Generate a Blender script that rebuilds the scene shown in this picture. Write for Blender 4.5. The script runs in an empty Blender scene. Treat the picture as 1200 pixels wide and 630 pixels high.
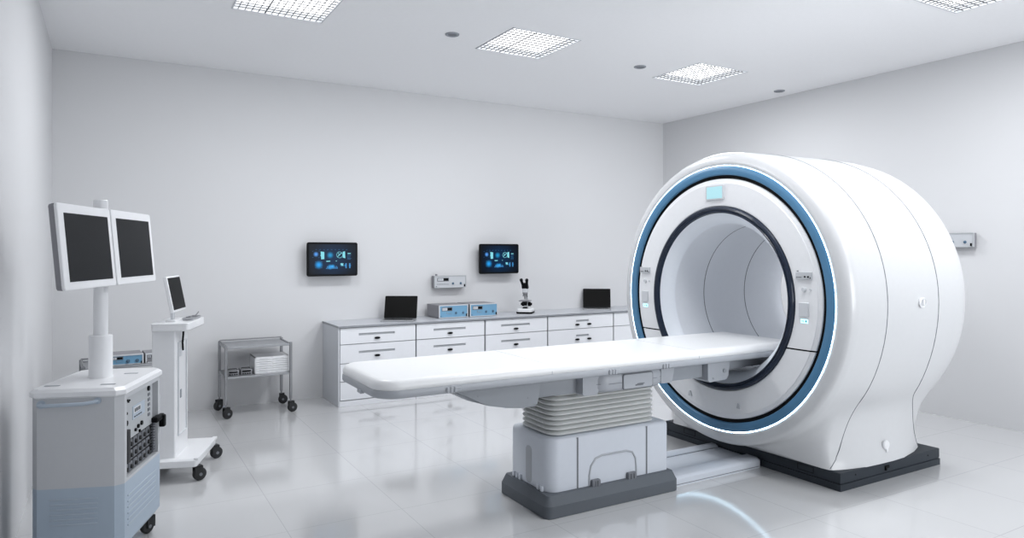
import bpy, bmesh, math, random
from mathutils import Vector, Matrix
random.seed(7)
C = bpy.context.scene.collection
PI = math.pi
# ------------------------------------------------------------------ camera
cam_d = bpy.data.cameras.new('camera')
cam = bpy.data.objects.new('camera', cam_d); C.objects.link(cam)
cam.location = (0, 0, 1.62)
cam.rotation_euler = (math.radians(90), 0, math.radians(-30.2))
cam_d.sensor_width = 36.0
cam_d.lens = 36.0*811/1200
cam_d.shift_y = -21/1200
cam_d.clip_start = .05
bpy.context.scene.camera = cam
# ------------------------------------------------------------------ world, exposure
W = bpy.data.worlds.new('world'); bpy.context.scene.world = W; W.use_nodes = True
W.node_tree.nodes['Background'].inputs[0].default_value = (.75, .82, .95, 1)
W.node_tree.nodes['Background'].inputs[1].default_value = .3
vs = bpy.context.scene.view_settings
vs.view_transform = 'Standard'; vs.look = 'None'; vs.gamma = 1; vs.use_curve_mapping = False
vs.exposure = 0.0
PANEL_EMIT = 3.0        # glow of the ceiling light diffusers
LAMP_WATT = 33          # light of each ceiling fitting

# soft fill light added in an opening of the unseen wall behind the camera
def area_light(name, loc, rot, sx, sy, power, col=(1, 1, 1)):
    l = bpy.data.lights.new(name, 'AREA'); l.shape = 'RECTANGLE'; l.size = sx; l.size_y = sy
    l.energy = power; l.color = col
    o = bpy.data.objects.new(name, l); C.objects.link(o); o.location = loc; o.rotation_euler = rot
    return o
area_light('front_fill_light', (4.9, -2.52, 1.9), (math.radians(90), 0, 0), 3.6, 2.2, 62, (.95, .975, 1)).data.spread = math.radians(95)

# ------------------------------------------------------------------ materials
def srgb(r, g, b):
    f = lambda c: ((c/255)/12.92 if c/255 <= .04045 else ((c/255+.055)/1.055)**2.4)
    return (f(r), f(g), f(b), 1)
def mat(name, col, rough=.5, metal=0, noise=.02, scale=30, emit=None, estr=0, coat=0, bump=0, spec=.5):
    m = bpy.data.materials.new(name); m.use_nodes = True
    nt = m.node_tree; b = nt.nodes['Principled BSDF']
    b.inputs['Roughness'].default_value = rough; b.inputs['Metallic'].default_value = metal
    b.inputs['Coat Weight'].default_value = coat
    b.inputs['Specular IOR Level'].default_value = spec
    tc = nt.nodes.new('ShaderNodeTexCoord'); nz = nt.nodes.new('ShaderNodeTexNoise')
    nz.inputs['Scale'].default_value = scale
    nt.links.new(tc.outputs['Object'], nz.inputs['Vector'])
    mx = nt.nodes.new('ShaderNodeMix'); mx.data_type = 'RGBA'
    mx.inputs[6].default_value = tuple(c*(1-noise) for c in col[:3])+(1,)
    mx.inputs[7].default_value = tuple(min(1, c*(1+noise)) for c in col[:3])+(1,)
    nt.links.new(nz.outputs['Fac'], mx.inputs[0]); nt.links.new(mx.outputs[2], b.inputs['Base Color'])
    if bump:
        bp = nt.nodes.new('ShaderNodeBump'); bp.inputs['Strength'].default_value = bump; bp.inputs['Distance'].default_value = .002
        nt.links.new(nz.outputs['Fac'], bp.inputs['Height']); nt.links.new(bp.outputs[0], b.inputs['Normal'])
    if emit:
        b.inputs['Emission Color'].default_value = emit; b.inputs['Emission Strength'].default_value = estr
    return m
M = {}
M['wall'] = mat('wall paint', (.68, .685, .70, 1), .75, bump=.05, scale=200)
M['ceiling'] = mat('ceiling paint', (.92, .925, .94, 1), .8)
M['white'] = mat('gloss white plastic', (.82, .83, .85, 1), .28, coat=.3)
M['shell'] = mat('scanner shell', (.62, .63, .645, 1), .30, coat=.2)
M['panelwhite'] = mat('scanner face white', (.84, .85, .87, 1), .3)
M['liner'] = mat('bore liner', (.78, .81, .86, 1), .45)
M['funnel'] = mat('bore funnel', (.80, .84, .90, 1), .4)
M['pad'] = mat('pad white vinyl', (.88, .89, .90, 1), .32)
M['tray'] = mat('tray grey plastic', (.40, .42, .455, 1), .38)
M['under'] = mat('undercarriage grey', (.31, .33, .36, 1), .4)
M['housing'] = mat('pedestal housing', (.62, .655, .715, 1), .35)
M['bellow'] = mat('bellows rubber', (.68, .695, .69, 1), .55)
M['darkbase'] = mat('dark plinth', (.035, .042, .052, 1), .55, spec=.2)
M['ped_plinth'] = mat('pedestal plinth', (.105, .118, .135, 1), .55, spec=.3)
M['blue'] = mat('steel blue ring', srgb(76, 126, 163), .4)
M['navy'] = mat('navy ring', (.012, .020, .040, 1), .3, coat=.1, spec=.3)
M['black'] = mat('black plastic', (.0045, .005, .006, 1), .45, spec=.1)
M['rubber'] = mat('black rubber', (.016, .017, .019, 1), .6)
M['groove'] = mat('groove grey', (.16, .17, .19, 1), .6)
M['slot'] = mat('recess grey', (.30, .32, .35, 1), .5)
M['finger'] = mat('finger slot grey', (.42, .435, .46, 1), .5)
M['carcass'] = mat('cabinet carcass', (.20, .21, .225, 1), .6)
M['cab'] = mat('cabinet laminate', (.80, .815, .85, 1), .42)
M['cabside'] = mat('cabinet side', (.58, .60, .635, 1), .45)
M['worktop'] = mat('worktop', (.54, .56, .60, 1), .3)
M['edge'] = mat('worktop edge', (.27, .285, .31, 1), .4)
M['chrome'] = mat('brushed steel', (.27, .275, .29, 1), .38, .6)
M['shelf'] = mat('steel shelf', (.36, .37, .39, 1), .42, .5)
M['screen'] = mat('switched off screen', (.010, .011, .013, 1), .4, spec=.1)
M['screenblack'] = mat('black screen', (.002, .002, .002, 1), .4, spec=.08)
M['casegrey'] = mat('instrument case', (.24, .24, .262, 1), .45)
M['faceblue'] = mat('instrument blue face', srgb(112, 160, 192), .5)
M['facewhite'] = mat('instrument light face', (.55, .57, .60, 1), .5)
M['dial'] = mat('dial blue grey', srgb(84, 112, 134), .45)
M['trim'] = mat('instrument trim', (.62, .64, .67, 1), .4)
M['consolegrey'] = mat('console grey', (.54, .555, .58, 1), .45)
M['consoleblue'] = mat('console blue grey', (.40, .48, .57, 1), .45)
M['handle'] = mat('handle blue grey', (.42, .49, .57, 1), .35)
M['aluminium'] = mat('panel aluminium', (.45, .47, .49, 1), .45)
M['lamp'] = mat('lamp diffuser', (.9, .9, .9, 1), .6, emit=(.985, .99, 1, 1), estr=PANEL_EMIT)
M['glow'] = mat('light strip', (.8, .9, 1, 1), .5, emit=(.62, .85, 1, 1), estr=9)
M['icon'] = mat('lit icon', (.08, .2, .25, 1), .5, emit=(.40, .85, 1, 1), estr=2.2)
M['display'] = mat('lit display', (.08, .15, .17, 1), .5, emit=(.50, .85, .93, 1), estr=.78)
M['glyphdark'] = mat('display markings', (.12, .42, .58, 1), .5)
M['louver'] = mat('louvre metal', (.10, .105, .11, 1), .4)
M['ink'] = mat('printed marking', (.10, .11, .13, 1), .6)
M['g_cyan'] = mat('graphic cyan', (.02, .1, .12, 1), .5, emit=(.25, .75, .85, 1), estr=.8)
M['g_blue'] = mat('graphic blue', (.01, .05, .1, 1), .5, emit=(.03, .25, .6, 1), estr=.8)
M['paper'] = mat('white paper', (.85, .86, .88, 1), .8)
M['paperline'] = mat('sheet edge', (.50, .52, .55, 1), .8)

def floor_mat():
    m = bpy.data.materials.new('polished floor tiles'); m.use_nodes = True
    nt = m.node_tree; b = nt.nodes['Principled BSDF']; N = nt.nodes.new; L = nt.links.new
    tc = N('ShaderNodeTexCoord'); br = N('ShaderNodeTexBrick')
    mp = N('ShaderNodeMapping'); mp.inputs['Location'].default_value = (TX, TY, 0)
    L(tc.outputs['Object'], mp.inputs[0]); L(mp.outputs[0], br.inputs['Vector'])
    br.offset = 0; br.squash = 1
    br.inputs['Color1'].default_value = (.57, .575, .585, 1); br.inputs['Color2'].default_value = (.58, .585, .595, 1)
    br.inputs['Mortar'].default_value = (.45, .46, .47, 1)
    br.inputs['Scale'].default_value = 1; br.inputs['Mortar Size'].default_value = .0028
    br.inputs['Mortar Smooth'].default_value = .3
    br.inputs['Brick Width'].default_value = TW; br.inputs['Row Height'].default_value = TW
    L(br.outputs['Color'], b.inputs['Base Color'])
    nz = N('ShaderNodeTexNoise'); nz.inputs['Scale'].default_value = 3
    L(tc.outputs['Object'], nz.inputs['Vector'])
    mr = N('ShaderNodeMapRange'); mr.inputs[3].default_value = .09; mr.inputs[4].default_value = .13
    L(nz.outputs['Fac'], mr.inputs[0]); L(mr.outputs[0], b.inputs['Roughness'])
    b.inputs['Coat Weight'].default_value = .7; b.inputs['Coat Roughness'].default_value = .11; b.inputs['Coat IOR'].default_value = 1.5
    return m
TX, TY, TW = -.19, .09, .7
M['floor'] = floor_mat()

def screen_glow_mat():
    # deep blue user interface with soft luminous spots (a lit screen)
    m = bpy.data.materials.new('lit monitor image'); m.use_nodes = True
    nt = m.node_tree; b = nt.nodes['Principled BSDF']; N = nt.nodes.new; L = nt.links.new
    b.inputs['Base Color'].default_value = (.003, .006, .012, 1); b.inputs['Roughness'].default_value = .3; b.inputs['Specular IOR Level'].default_value = .1
    tc = N('ShaderNodeTexCoord')
    # object coords: x across, z up (metres from screen centre)
    spots = [(-.185, .055, .035, (.10, .35, .9)), (-.03, .045, .045, (.01, .28, .55)), (-.155, -.06, .055, (.02, .35, .85)),
             (-.03, -.085, .035, (.03, .38, .85)), (.0, -.08, .03, (.03, .38, .85)), (.14, -.07, .018, (.02, .3, .7)), (.19, -.07, .018, (.02, .3, .7)), (.10, -.06, .025, (.15, .5, .7)),
             (0, 0, .30, (.0, .018, .06))]
    acc = None
    for (x, z, r, c) in spots:
        vm = N('ShaderNodeVectorMath'); vm.operation = 'DISTANCE'; vm.inputs[1].default_value = (x, 0, z)
        sc = N('ShaderNodeVectorMath'); sc.operation = 'MULTIPLY'; sc.inputs[1].default_value = (1, 0, 1)
        L(tc.outputs['Object'], sc.inputs[0]); L(sc.outputs[0], vm.inputs[0])
        mr = N('ShaderNodeMapRange'); mr.interpolation_type = 'SMOOTHSTEP'
        mr.inputs[1].default_value = 0; mr.inputs[2].default_value = r; mr.inputs[3].default_value = 1; mr.inputs[4].default_value = 0
        L(vm.outputs['Value'], mr.inputs[0])
        cm = N('ShaderNodeVectorMath'); cm.operation = 'SCALE'; cm.inputs[0].default_value = c
        L(mr.outputs[0], cm.inputs['Scale'])
        if acc is None: acc = cm.outputs[0]
        else:
            ad = N('ShaderNodeVectorMath'); ad.operation = 'ADD'; L(acc, ad.inputs[0]); L(cm.outputs[0], ad.inputs[1]); acc = ad.outputs[0]
    L(acc, b.inputs['Emission Color']); b.inputs['Emission Strength'].default_value = 1.0
    return m
M['ui'] = screen_glow_mat()

# ------------------------------------------------------------------ mesh helpers
def Rz(a): return Matrix.Rotation(a, 4, 'Z')
def T(x, y, z): return Matrix.Translation((x, y, z))
def BM(): return bmesh.new()
def faces_flat(vs_): return vs_
def box(bm, x0, x1, y0, y1, z0, z1, bev=0, seg=2, mx=None):
    r = bmesh.ops.create_cube(bm, size=1)
    v = r['verts']
    for q in v:
        q.co = Vector((x0+(q.co.x+.5)*(x1-x0), y0+(q.co.y+.5)*(y1-y0), z0+(q.co.z+.5)*(z1-z0)))
    if bev:
        es = list({e for q in v for e in q.link_edges})
        rr = bmesh.ops.bevel(bm, geom=es, offset=bev, segments=seg, affect='EDGES', profile=.5)
        v = list({q for f in rr['faces'] for q in f.verts} | {q for q in v if q.is_valid})
    if mx is not None:
        vv = set(v)
        for q in vv: q.co = mx @ q.co
    return v
def grid(bm, rows, closed=True, cap0=False, cap1=False):
    R = [[bm.verts.new(p) for p in row] for row in rows]
    n = len(rows[0])
    for i in range(len(R)-1):
        for j in range(n if closed else n-1):
            a, b_, c, d = R[i][j], R[i][(j+1) % n], R[i+1][(j+1) % n], R[i+1][j]
            try: bm.faces.new((a, b_, c, d))
            except ValueError: pass
    if cap0: bm.faces.new(R[0][::-1])
    if cap1: bm.faces.new(R[-1])
    return R
def lathe(bm, prof, n=96, axis='X', c=(0, 0, 0), closed_prof=False):
    # prof: (along, radius)
    rows = []
    for (a, r) in prof:
        row = []
        for k in range(n):
            t = 2*PI*k/n
            if axis == 'X': row.append((c[0]+a, c[1]+r*math.cos(t), c[2]+r*math.sin(t)))
            elif axis == 'Z': row.append((c[0]+r*math.cos(t), c[1]+r*math.sin(t), c[2]+a))
            else: row.append((c[0]+r*math.cos(t), c[1]+a, c[2]+r*math.sin(t)))
        rows.append(row)
    if closed_prof: rows.append(rows[0])
    grid(bm, rows)
    if closed_prof: bmesh.ops.remove_doubles(bm, verts=bm.verts, dist=1e-5)
def cyl(bm, p0, p1, r, n=20, r1=None):
    p0 = Vector(p0); p1 = Vector(p1); d = (p1-p0).normalized()
    a = d.orthogonal().normalized(); b_ = d.cross(a)
    r1 = r if r1 is None else r1
    rows = [[p+ (a*math.cos(2*PI*k/n)+b_*math.sin(2*PI*k/n))*rr for k in range(n)] for p, rr in ((p0, r), (p1, r1))]
    grid(bm, rows, cap0=True, cap1=True)
def tube(bm, pts, r, n=10, closed=False):
    pts = [Vector(p) for p in pts]; rows = []; m = len(pts)
    up = None
    for i, p in enumerate(pts):
        if closed: d = (pts[(i+1) % m]-pts[i-1]).normalized()
        else: d = (pts[min(i+1, m-1)]-pts[max(i-1, 0)]).normalized()
        if up is None: up = d.orthogonal().normalized()
        a = (up-d*up.dot(d)).normalized(); up = a; b_ = d.cross(a)
        rows.append([p+(a*math.cos(2*PI*k/n)+b_*math.sin(2*PI*k/n))*r for k in range(n)])
    if closed: rows.append(rows[0]); grid(bm, rows); bmesh.ops.remove_doubles(bm, verts=bm.verts, dist=1e-6)
    else: grid(bm, rows, cap0=True, cap1=True)
def rrect(x0, x1, y0, y1, r, n=8):
    # r: one radius or four (x0y0, x1y0, x1y1, x0y1)
    if not isinstance(r, (tuple, list)): r = (r,)*4
    pts = []
    for (cx, cy, a0, q) in ((x0, y0, 180, r[0]), (x1, y0, 270, r[1]), (x1, y1, 0, r[2]), (x0, y1, 90, r[3])):
        q = max(q, 1e-4)
        ox = cx+q if cx == x0 else cx-q; oy = cy+q if cy == y0 else cy-q
        for k in range(n+1):
            t = math.radians(a0+90*k/n); pts.append((ox+q*math.cos(t), oy+q*math.sin(t)))
    return pts
def slab(bm, x0, x1, y0, y1, r, prof, n=8, mx=None):
    # loft of inset rounded rectangles; prof: (inset, z)
    if not isinstance(r, (tuple, list)): r = (r,)*4
    rows = []
    for (i, z) in prof:
        row = [(px, py, z) for px, py in rrect(x0+i, x1-i, y0+i, y1-i, [max(q-i, .002) for q in r], n)]
        if mx is not None: row = [tuple(mx @ Vector(p)) for p in row]
        rows.append(row)
    grid(bm, rows, cap0=True, cap1=True)
def prism(bm, pts, d0, d1, plane='XZ', mx=None):
    # closed outline extruded along the remaining axis
    def P(a, b_, d):
        q = {'XZ': (a, d, b_), 'XY': (a, b_, d), 'YZ': (d, a, b_)}[plane]
        return tuple(mx @ Vector(q)) if mx is not None else q
    grid(bm, [[P(a, b_, d0) for a, b_ in pts], [P(a, b_, d1) for a, b_ in pts]], cap0=True, cap1=True)

def obj(name, bm, m, parent=None, smooth=35, kind=None):
    bmesh.ops.recalc_face_normals(bm, faces=bm.faces)
    me = bpy.data.meshes.new(name); 
    if smooth:
        for f in bm.faces: f.smooth = True
        for e in bm.edges:
            if len(e.link_faces) == 2 and e.calc_face_angle(0) > math.radians(smooth): e.smooth = False
    bm.to_mesh(me); bm.free()
    for k in (m if isinstance(m, (list, tuple)) else [m]): me.materials.append(M[k])
    o = bpy.data.objects.new(name, me); C.objects.link(o)
    if parent is not None:
        o.parent = parent
    if kind: o['kind'] = kind
    return o
def thing(name, label, cat, loc=(0, 0, 0), rz=0, group=None):
    o = bpy.data.objects.new(name, None); C.objects.link(o); o.empty_display_size = .1
    o.location = loc; o.rotation_euler = (0, 0, rz); o['label'] = label; o['category'] = cat
    if group: o['group'] = group
    return o
def dup(root, loc, rz=None, label=None, group=None, scale=None):
    kids = [k for k in bpy.data.objects if k.parent == root]
    r = root.copy(); C.objects.link(r); r.location = loc
    if rz is not None: r.rotation_euler = (0, 0, rz)
    if label: r['label'] = label
    if group: r['group'] = group
    if scale: r.scale = (scale,)*3
    for ch in kids:
        c = ch.copy(); C.objects.link(c); c.parent = r
        for g in [k for k in bpy.data.objects if k.parent == ch]:
            d = g.copy(); C.objects.link(d); d.parent = c
    return r
def wobj(name, bm, m, parent, **k):
    # geometry written in room coordinates, stored relative to its thing
    root = parent
    while root.parent: root = root.parent
    mx = (T(*root.location) @ Matrix.Rotation(root.rotation_euler.z, 4, 'Z')).inverted()
    bmesh.ops.transform(bm, matrix=mx, verts=bm.verts)
    return obj(name, bm, m, parent, **k)

# ------------------------------------------------------------------ the room
XL, XR, YF, YB, H = -.458, 7.07, -2.5, 7.71, 3.5
def struct(name, bm, m, **k): return obj(name, bm, m, kind='structure', **k)
b = BM(); box(b, XL-.2, XR+.2, YF-.2, YB+.2, -.15, 0); struct('floor', b, 'floor', smooth=0)
b = BM(); box(b, XL-.2, XR+.2, YF-.2, YB+.2, H+.12, H+.3)
# ceiling slab with square openings for the recessed lights
LX = [(.815, 1.515), (2.935, 3.645), (5.09, 5.79)]
LY = [(5.025, 5.725), (2.265, 2.965), (-.495, .205)]
HOLES = [(x, LY[0]) for x in LX]+[(LX[1], LY[1]), (LX[2], LY[1]), (LX[2], LY[2])]
def ceiling():
    bm = BM()
    xs = sorted({XL-.2, XR+.2} | {v for p in LX for v in p}); ys = sorted({YF-.2, YB+.2} | {v for p in LY for v in p})
    for i in range(len(xs)-1):
        for j in range(len(ys)-1):
            if ((xs[i], xs[i+1]), (ys[j], ys[j+1])) in HOLES: continue
            box(bm, xs[i], xs[i+1], ys[j], ys[j+1], H, H+.12)
    bmesh.ops.remove_doubles(bm, verts=bm.verts, dist=1e-5)
    return bm
b2 = ceiling()
bmesh.ops.transform(b, matrix=Matrix.Identity(4), verts=b.verts)
me_ = bpy.data.meshes.new('tmp'); b.to_mesh(me_); b.free(); b2.from_mesh(me_); bpy.data.meshes.remove(me_)
struct('ceiling', b2, 'ceiling', smooth=0)
b = BM(); box(b, XL-.2, XL, YF-.2, YB+.2, 0, H); struct('wall_left', b, 'wall', smooth=0)
b = BM(); box(b, XR, XR+.2, YF-.2, YB+.2, 0, H); struct('wall_right', b, 'wall', smooth=0)
b = BM(); box(b, XL, XR, YB, YB+.2, 0, H); struct('wall_back', b, 'wall', smooth=0)
b = BM()   # wall behind the camera with an opening made up for the added fill light
box(b, XL, 3.1, YF-.2, YF, 0, H); box(b, 6.7, XR, YF-.2, YF, 0, H); box(b, 3.1, 6.7, YF-.2, YF, 0, .8); box(b, 3.1, 6.7, YF-.2, YF, 3.0, H)
struct('wall_front', b, 'wall', smooth=0)

# ------------------------------------------------------------------ ceiling lights
def ceiling_light(label):
    t = thing('ceiling_light', label, 'ceiling light', (0, 0, H), 0, 'recessed louvred ceiling lights')
    s = .35
    b = BM(); box(b, -s, s, -s, s, .06, .075); obj('diffuser', b, 'lamp', t, smooth=0)
    b = BM()
    for (x0, x1, y0, y1) in ((-s, -s+.012, -s, s), (s-.012, s, -s, s), (-s, s, -s, -s+.012), (-s, s, s-.012, s)):
        box(b, x0, x1, y0, y1, -.004, .10)
    obj('frame', b, 'trim', t, smooth=0)
    b = BM()
    n = 14
    for k in range(1, n):
        q = -s+2*s*k/n; w = .0022 if k != 5 else .005
        box(b, q-w, q+w, -s, s, 0, .006)
    for k in range(1, 12):
        q = -s+2*s*k/12; w = .0022
        box(b, -s, s, q-w, q+w, 0, .006)
    obj('louver_grid', b, 'louver', t, smooth=0)
    l = area_light('ceiling_lamp', (0, 0, -.006), (0, 0, 0), .66, .66, LAMP_WATT, (.965, .98, 1)); l.parent = t
    return t
L0 = ceiling_light('square louvred ceiling light cut by the top edge, furthest to the left')
cl = [(LX[1], LY[0], 'square louvred ceiling light above the cabinets, middle of the far row'),
      (LX[2], LY[0], 'small looking louvred ceiling light nearest the back right corner of the room'),
      (LX[2], LY[1], 'louvred ceiling light cut by the top edge at the right, above the scanner')]
L0.location = (sum(LX[0])/2, sum(LY[0])/2, H)
for (lx, ly, lab) in cl: dup(L0, (sum(lx)/2, sum(ly)/2, H), label=lab)
for (lx, ly, lab) in ((LX[1], LY[1], 'louvred ceiling light above the near side of the patient table, outside the picture'), (LX[2], LY[2], 'unseen louvred ceiling light near the front wall, added to brighten the right wall')):  # the second fitting is an unseen extra, added to brighten the right wall
    dup(L0, (sum(lx)/2, sum(ly)/2, H), label=lab)
# smoke-detector like ceiling discs
def spot(x, y, lab):
    t = thing('ceiling_spotlight', lab, 'ceiling spotlight', (x, y, H), 0, 'small round ceiling fittings')
    b = BM(); lathe(b, [(0, .0), (0, .062), (-.008, .06), (-.012, .05), (-.004, .042), (.004, .0)], 32, 'Z'); obj('bezel', b, 'slot', t)
    b = BM(); lathe(b, [(-.003, .0), (-.003, .04), (-.006, .038), (-.006, 0)], 24, 'Z'); obj('lens', b, 'groove', t)
spot(2.572, 5.449, 'small grey round ceiling fitting left of the middle far light')
spot(4.679, 5.444, 'small grey round ceiling fitting between the middle and right far lights')
spot(6.80, 5.444, 'small grey round ceiling fitting beside the right wall')

# ------------------------------------------------------------------ drawer cabinets along the back wall
CY = 7.104; CT = .841
def cabinet(x0, x1, lab, two=False, end=False):
    t = thing('drawer_cabinet', lab, 'cabinet', (x0, CY, 0), 0, 'grey drawer cabinets under the worktop')
    w = x1-x0
    b = BM(); box(b, 0.001, w-.001, .02, YB-CY-.005, .0, CT-.02)
    obj('body', b, 'carcass', t, smooth=0)
    if end:
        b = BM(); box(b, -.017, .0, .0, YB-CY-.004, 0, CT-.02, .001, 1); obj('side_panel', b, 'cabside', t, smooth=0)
    b = BM(); box(b, .0, w, .004, .03, .0, .056, .001, 1); obj('toe_panel', b, 'cab', t, smooth=0)
    zs = [.062, .257, .446, .644, CT-.024]
    for k in range(4):
        z0, z1 = zs[k]+.004, zs[k+1]-.004; x_0, x_1 = .005, w-.005
        zc = (z0+z1)/2+.012; hx = .20 if not two else .10
        cx = w/2-.02 if not two else w/2+.015
        # drawer front with a routed finger slot
        b = BM()
        box(b, x_0, cx-hx, 0, .02, z0, z1); box(b, cx+hx, x_1, 0, .02, z0, z1)
        box(b, cx-hx, cx+hx, 0, .02, zc+.013, z1); box(b, cx-hx, cx+hx, 0, .02, z0, zc-.013)
        bmesh.ops.remove_doubles(b, verts=b.verts, dist=1e-5)
        d = obj('drawer', b, 'cab', t, smooth=0)
        b = BM(); box(b, cx-hx, cx+hx, .012, .018, zc-.013, zc+.013)
        obj('finger_slot', b, 'finger', d, smooth=0)
        for kx in ((cx,) if not two else (cx-.085, cx+.10)):
            b = BM(); lathe(b, [(-.001, 0), (-.002, .030), (-.012, .033), (-.020, .026), (-.022, 0)], 20, 'Y')
            for v in b.verts: v.co.z *= .38
            bmesh.ops.translate(b, verts=b.verts, vec=(kx, 0, zc-.045)); obj('knob', b, 'black', d)
    return t
cabinet(2.068, 2.912, 'grey four drawer cabinet at the open left end of the row', end=True)
cabinet(2.918, 3.768, 'grey four drawer cabinet under the left blue instrument, second from the open left end')
cabinet(3.778, 4.636, 'grey four drawer cabinet under the microscope')
cabinet(4.646, 5.655, 'wide grey drawer cabinet with short slots and paired knobs under the right laptop', True)
cabinet(5.665, 6.675, 'wide grey drawer cabinet partly hidden behind the left rim of the scanner', True)
t = thing('worktop', 'long thin grey worktop over the row of drawer cabinets', 'worktop', (2.05, CY, CT-.02))
b = BM(); box(b, 0, 5.015, -.012, YB-CY-.003, .0, .022, .002, 1); obj('top', b, 'worktop', t, smooth=0)
b = BM(); box(b, -.003, 5.015, -.016, -.012, 0, .020); box(b, -.003, 0, -.012, YB-CY-.003, 0, .020); obj('edge_band', b, 'edge', t, smooth=0)
WT = CT+.002+.0005

# ------------------------------------------------------------------ instruments
def instrument(name, label, w, d, h, face, loc, rz=0, group=None, rows='knobs', cat='instrument', frame='trim'):
    t = thing(name, label, cat, loc, rz, group)
    b = BM(); box(b, 0, w, .012, d, 0.006, h, .003, 2)
    for sx in (.02, w-.05):
        for sy in (.03, d-.05): box(b, sx, sx+.03, sy, sy+.03, 0, .008)
    obj('case', b, 'casegrey', t, smooth=0)
    b = BM()
    f = .009
    box(b, -.002, w+.002, 0, .014, h-f, h+.002, .001, 1); box(b, -.002, w+.002, 0, .014, .004, f+.002, .001, 1)
    box(b, -.002, f, 0, .014, f, h-f, .001, 1); box(b, w-f, w+.002, 0, .014, f, h-f, .001, 1)
    obj('bezel', b, frame, t, smooth=0)
    b = BM(); box(b, f-.001, w-f+.001, .005, .013, f, h-f); obj('face', b, face, t, smooth=0)
    # display window: a white readout and a dark readout in a dark frame
    b = BM(); box(b, w*.09, w*.45, .001, .006, h*.56, h*.84, .001, 1); obj('display', b, 'groove', t, smooth=0)
    b = BM(); box(b, w*.105, w*.27, -.0005, .002, h*.60, h*.80)
    obj('readout', b, 'trim', t, smooth=0)
    b = BM(); box(b, w*.285, w*.43, -.0005, .002, h*.61, h*.80); obj('dark_readout', b, 'black', t, smooth=0)
    b = BM()
    for k in range(3): box(b, w*(.115+.045*k), w*(.115+.045*k)+.006, -.0012, -.0004, h*.63, h*.77)
    obj('digits', b, 'slot', t, smooth=0)
    b = BM()
    if rows == 'knobs':
        for k in range(7): lathe(b, [(.005, .0), (.005, .006), (-.003, .005), (-.003, 0)], 10, 'Y', (w*(.09+.055*k), 0, h*.34))
    else:
        box(b, w*.26, w*.28, .001, .005, h*.34, h*.46); 
        for k in range(6): box(b, w*(.31+.022*k), w*(.32+.022*k), .001, .005, h*.31+.001*k, h*.36)
    obj('button_row', b, 'slot', t)
    for kx in (.58, .83):
        b = BM(); lathe(b, [(.006, .0), (.006, .014), (.002, .014), (.002, .009), (-.012, .008), (-.013, 0)], 16, 'Y', (w*kx, 0, h*.38)); obj('dial', b, 'dial', t)
    b = BM(); box(b, w*.935, w*.965, -.004, .006, h*.10, h*.30, .001, 1); obj('switch', b, 'black', t, smooth=0)
    b = BM(); lathe(b, [(.006, .0), (.006, .005), (-.002, .004), (-.002, 0)], 10, 'Y', (w*.06, 0, h*.15)); obj('socket', b, 'black', t)
    return t
bi = instrument('laboratory_instrument', 'blue faced instrument box, the left one on the worktop beside the laptop', .368, .36, .150, 'faceblue', (3.275, 7.285, WT), 0, 'blue faced instruments on the worktop', 'text')
dup(bi, (3.672, 7.285, WT), label='blue faced instrument box on the worktop, the one nearer the microscope')
def wall_mount(t, w, d, h):
    b = BM(); box(b, w*.2, w*.8, d-.002, d+.012, h*.15, h*.85); obj('wall_plate', b, 'casegrey', t, smooth=0)
    b = BM(); cyl(b, (.035, .03, h), (.035, .03, h+.022), .014, 14); obj('top_knob', b, 'casegrey', t)
wi = instrument('wall_instrument', 'light grey instrument box mounted on the back wall above the blue instruments', .42, .085, .150, 'facewhite', (3.36, YB-.098, 1.172), frame='aluminium')
wall_mount(wi, .42, .085, .150)
wi2 = instrument('wall_instrument', 'light grey instrument box mounted on the right wall behind the scanner', .45, .055, .140, 'facewhite', (XR-.07, 3.88, 1.652), math.radians(-90), frame='aluminium')
wall_mount(wi2, .45, .055, .140)

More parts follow.
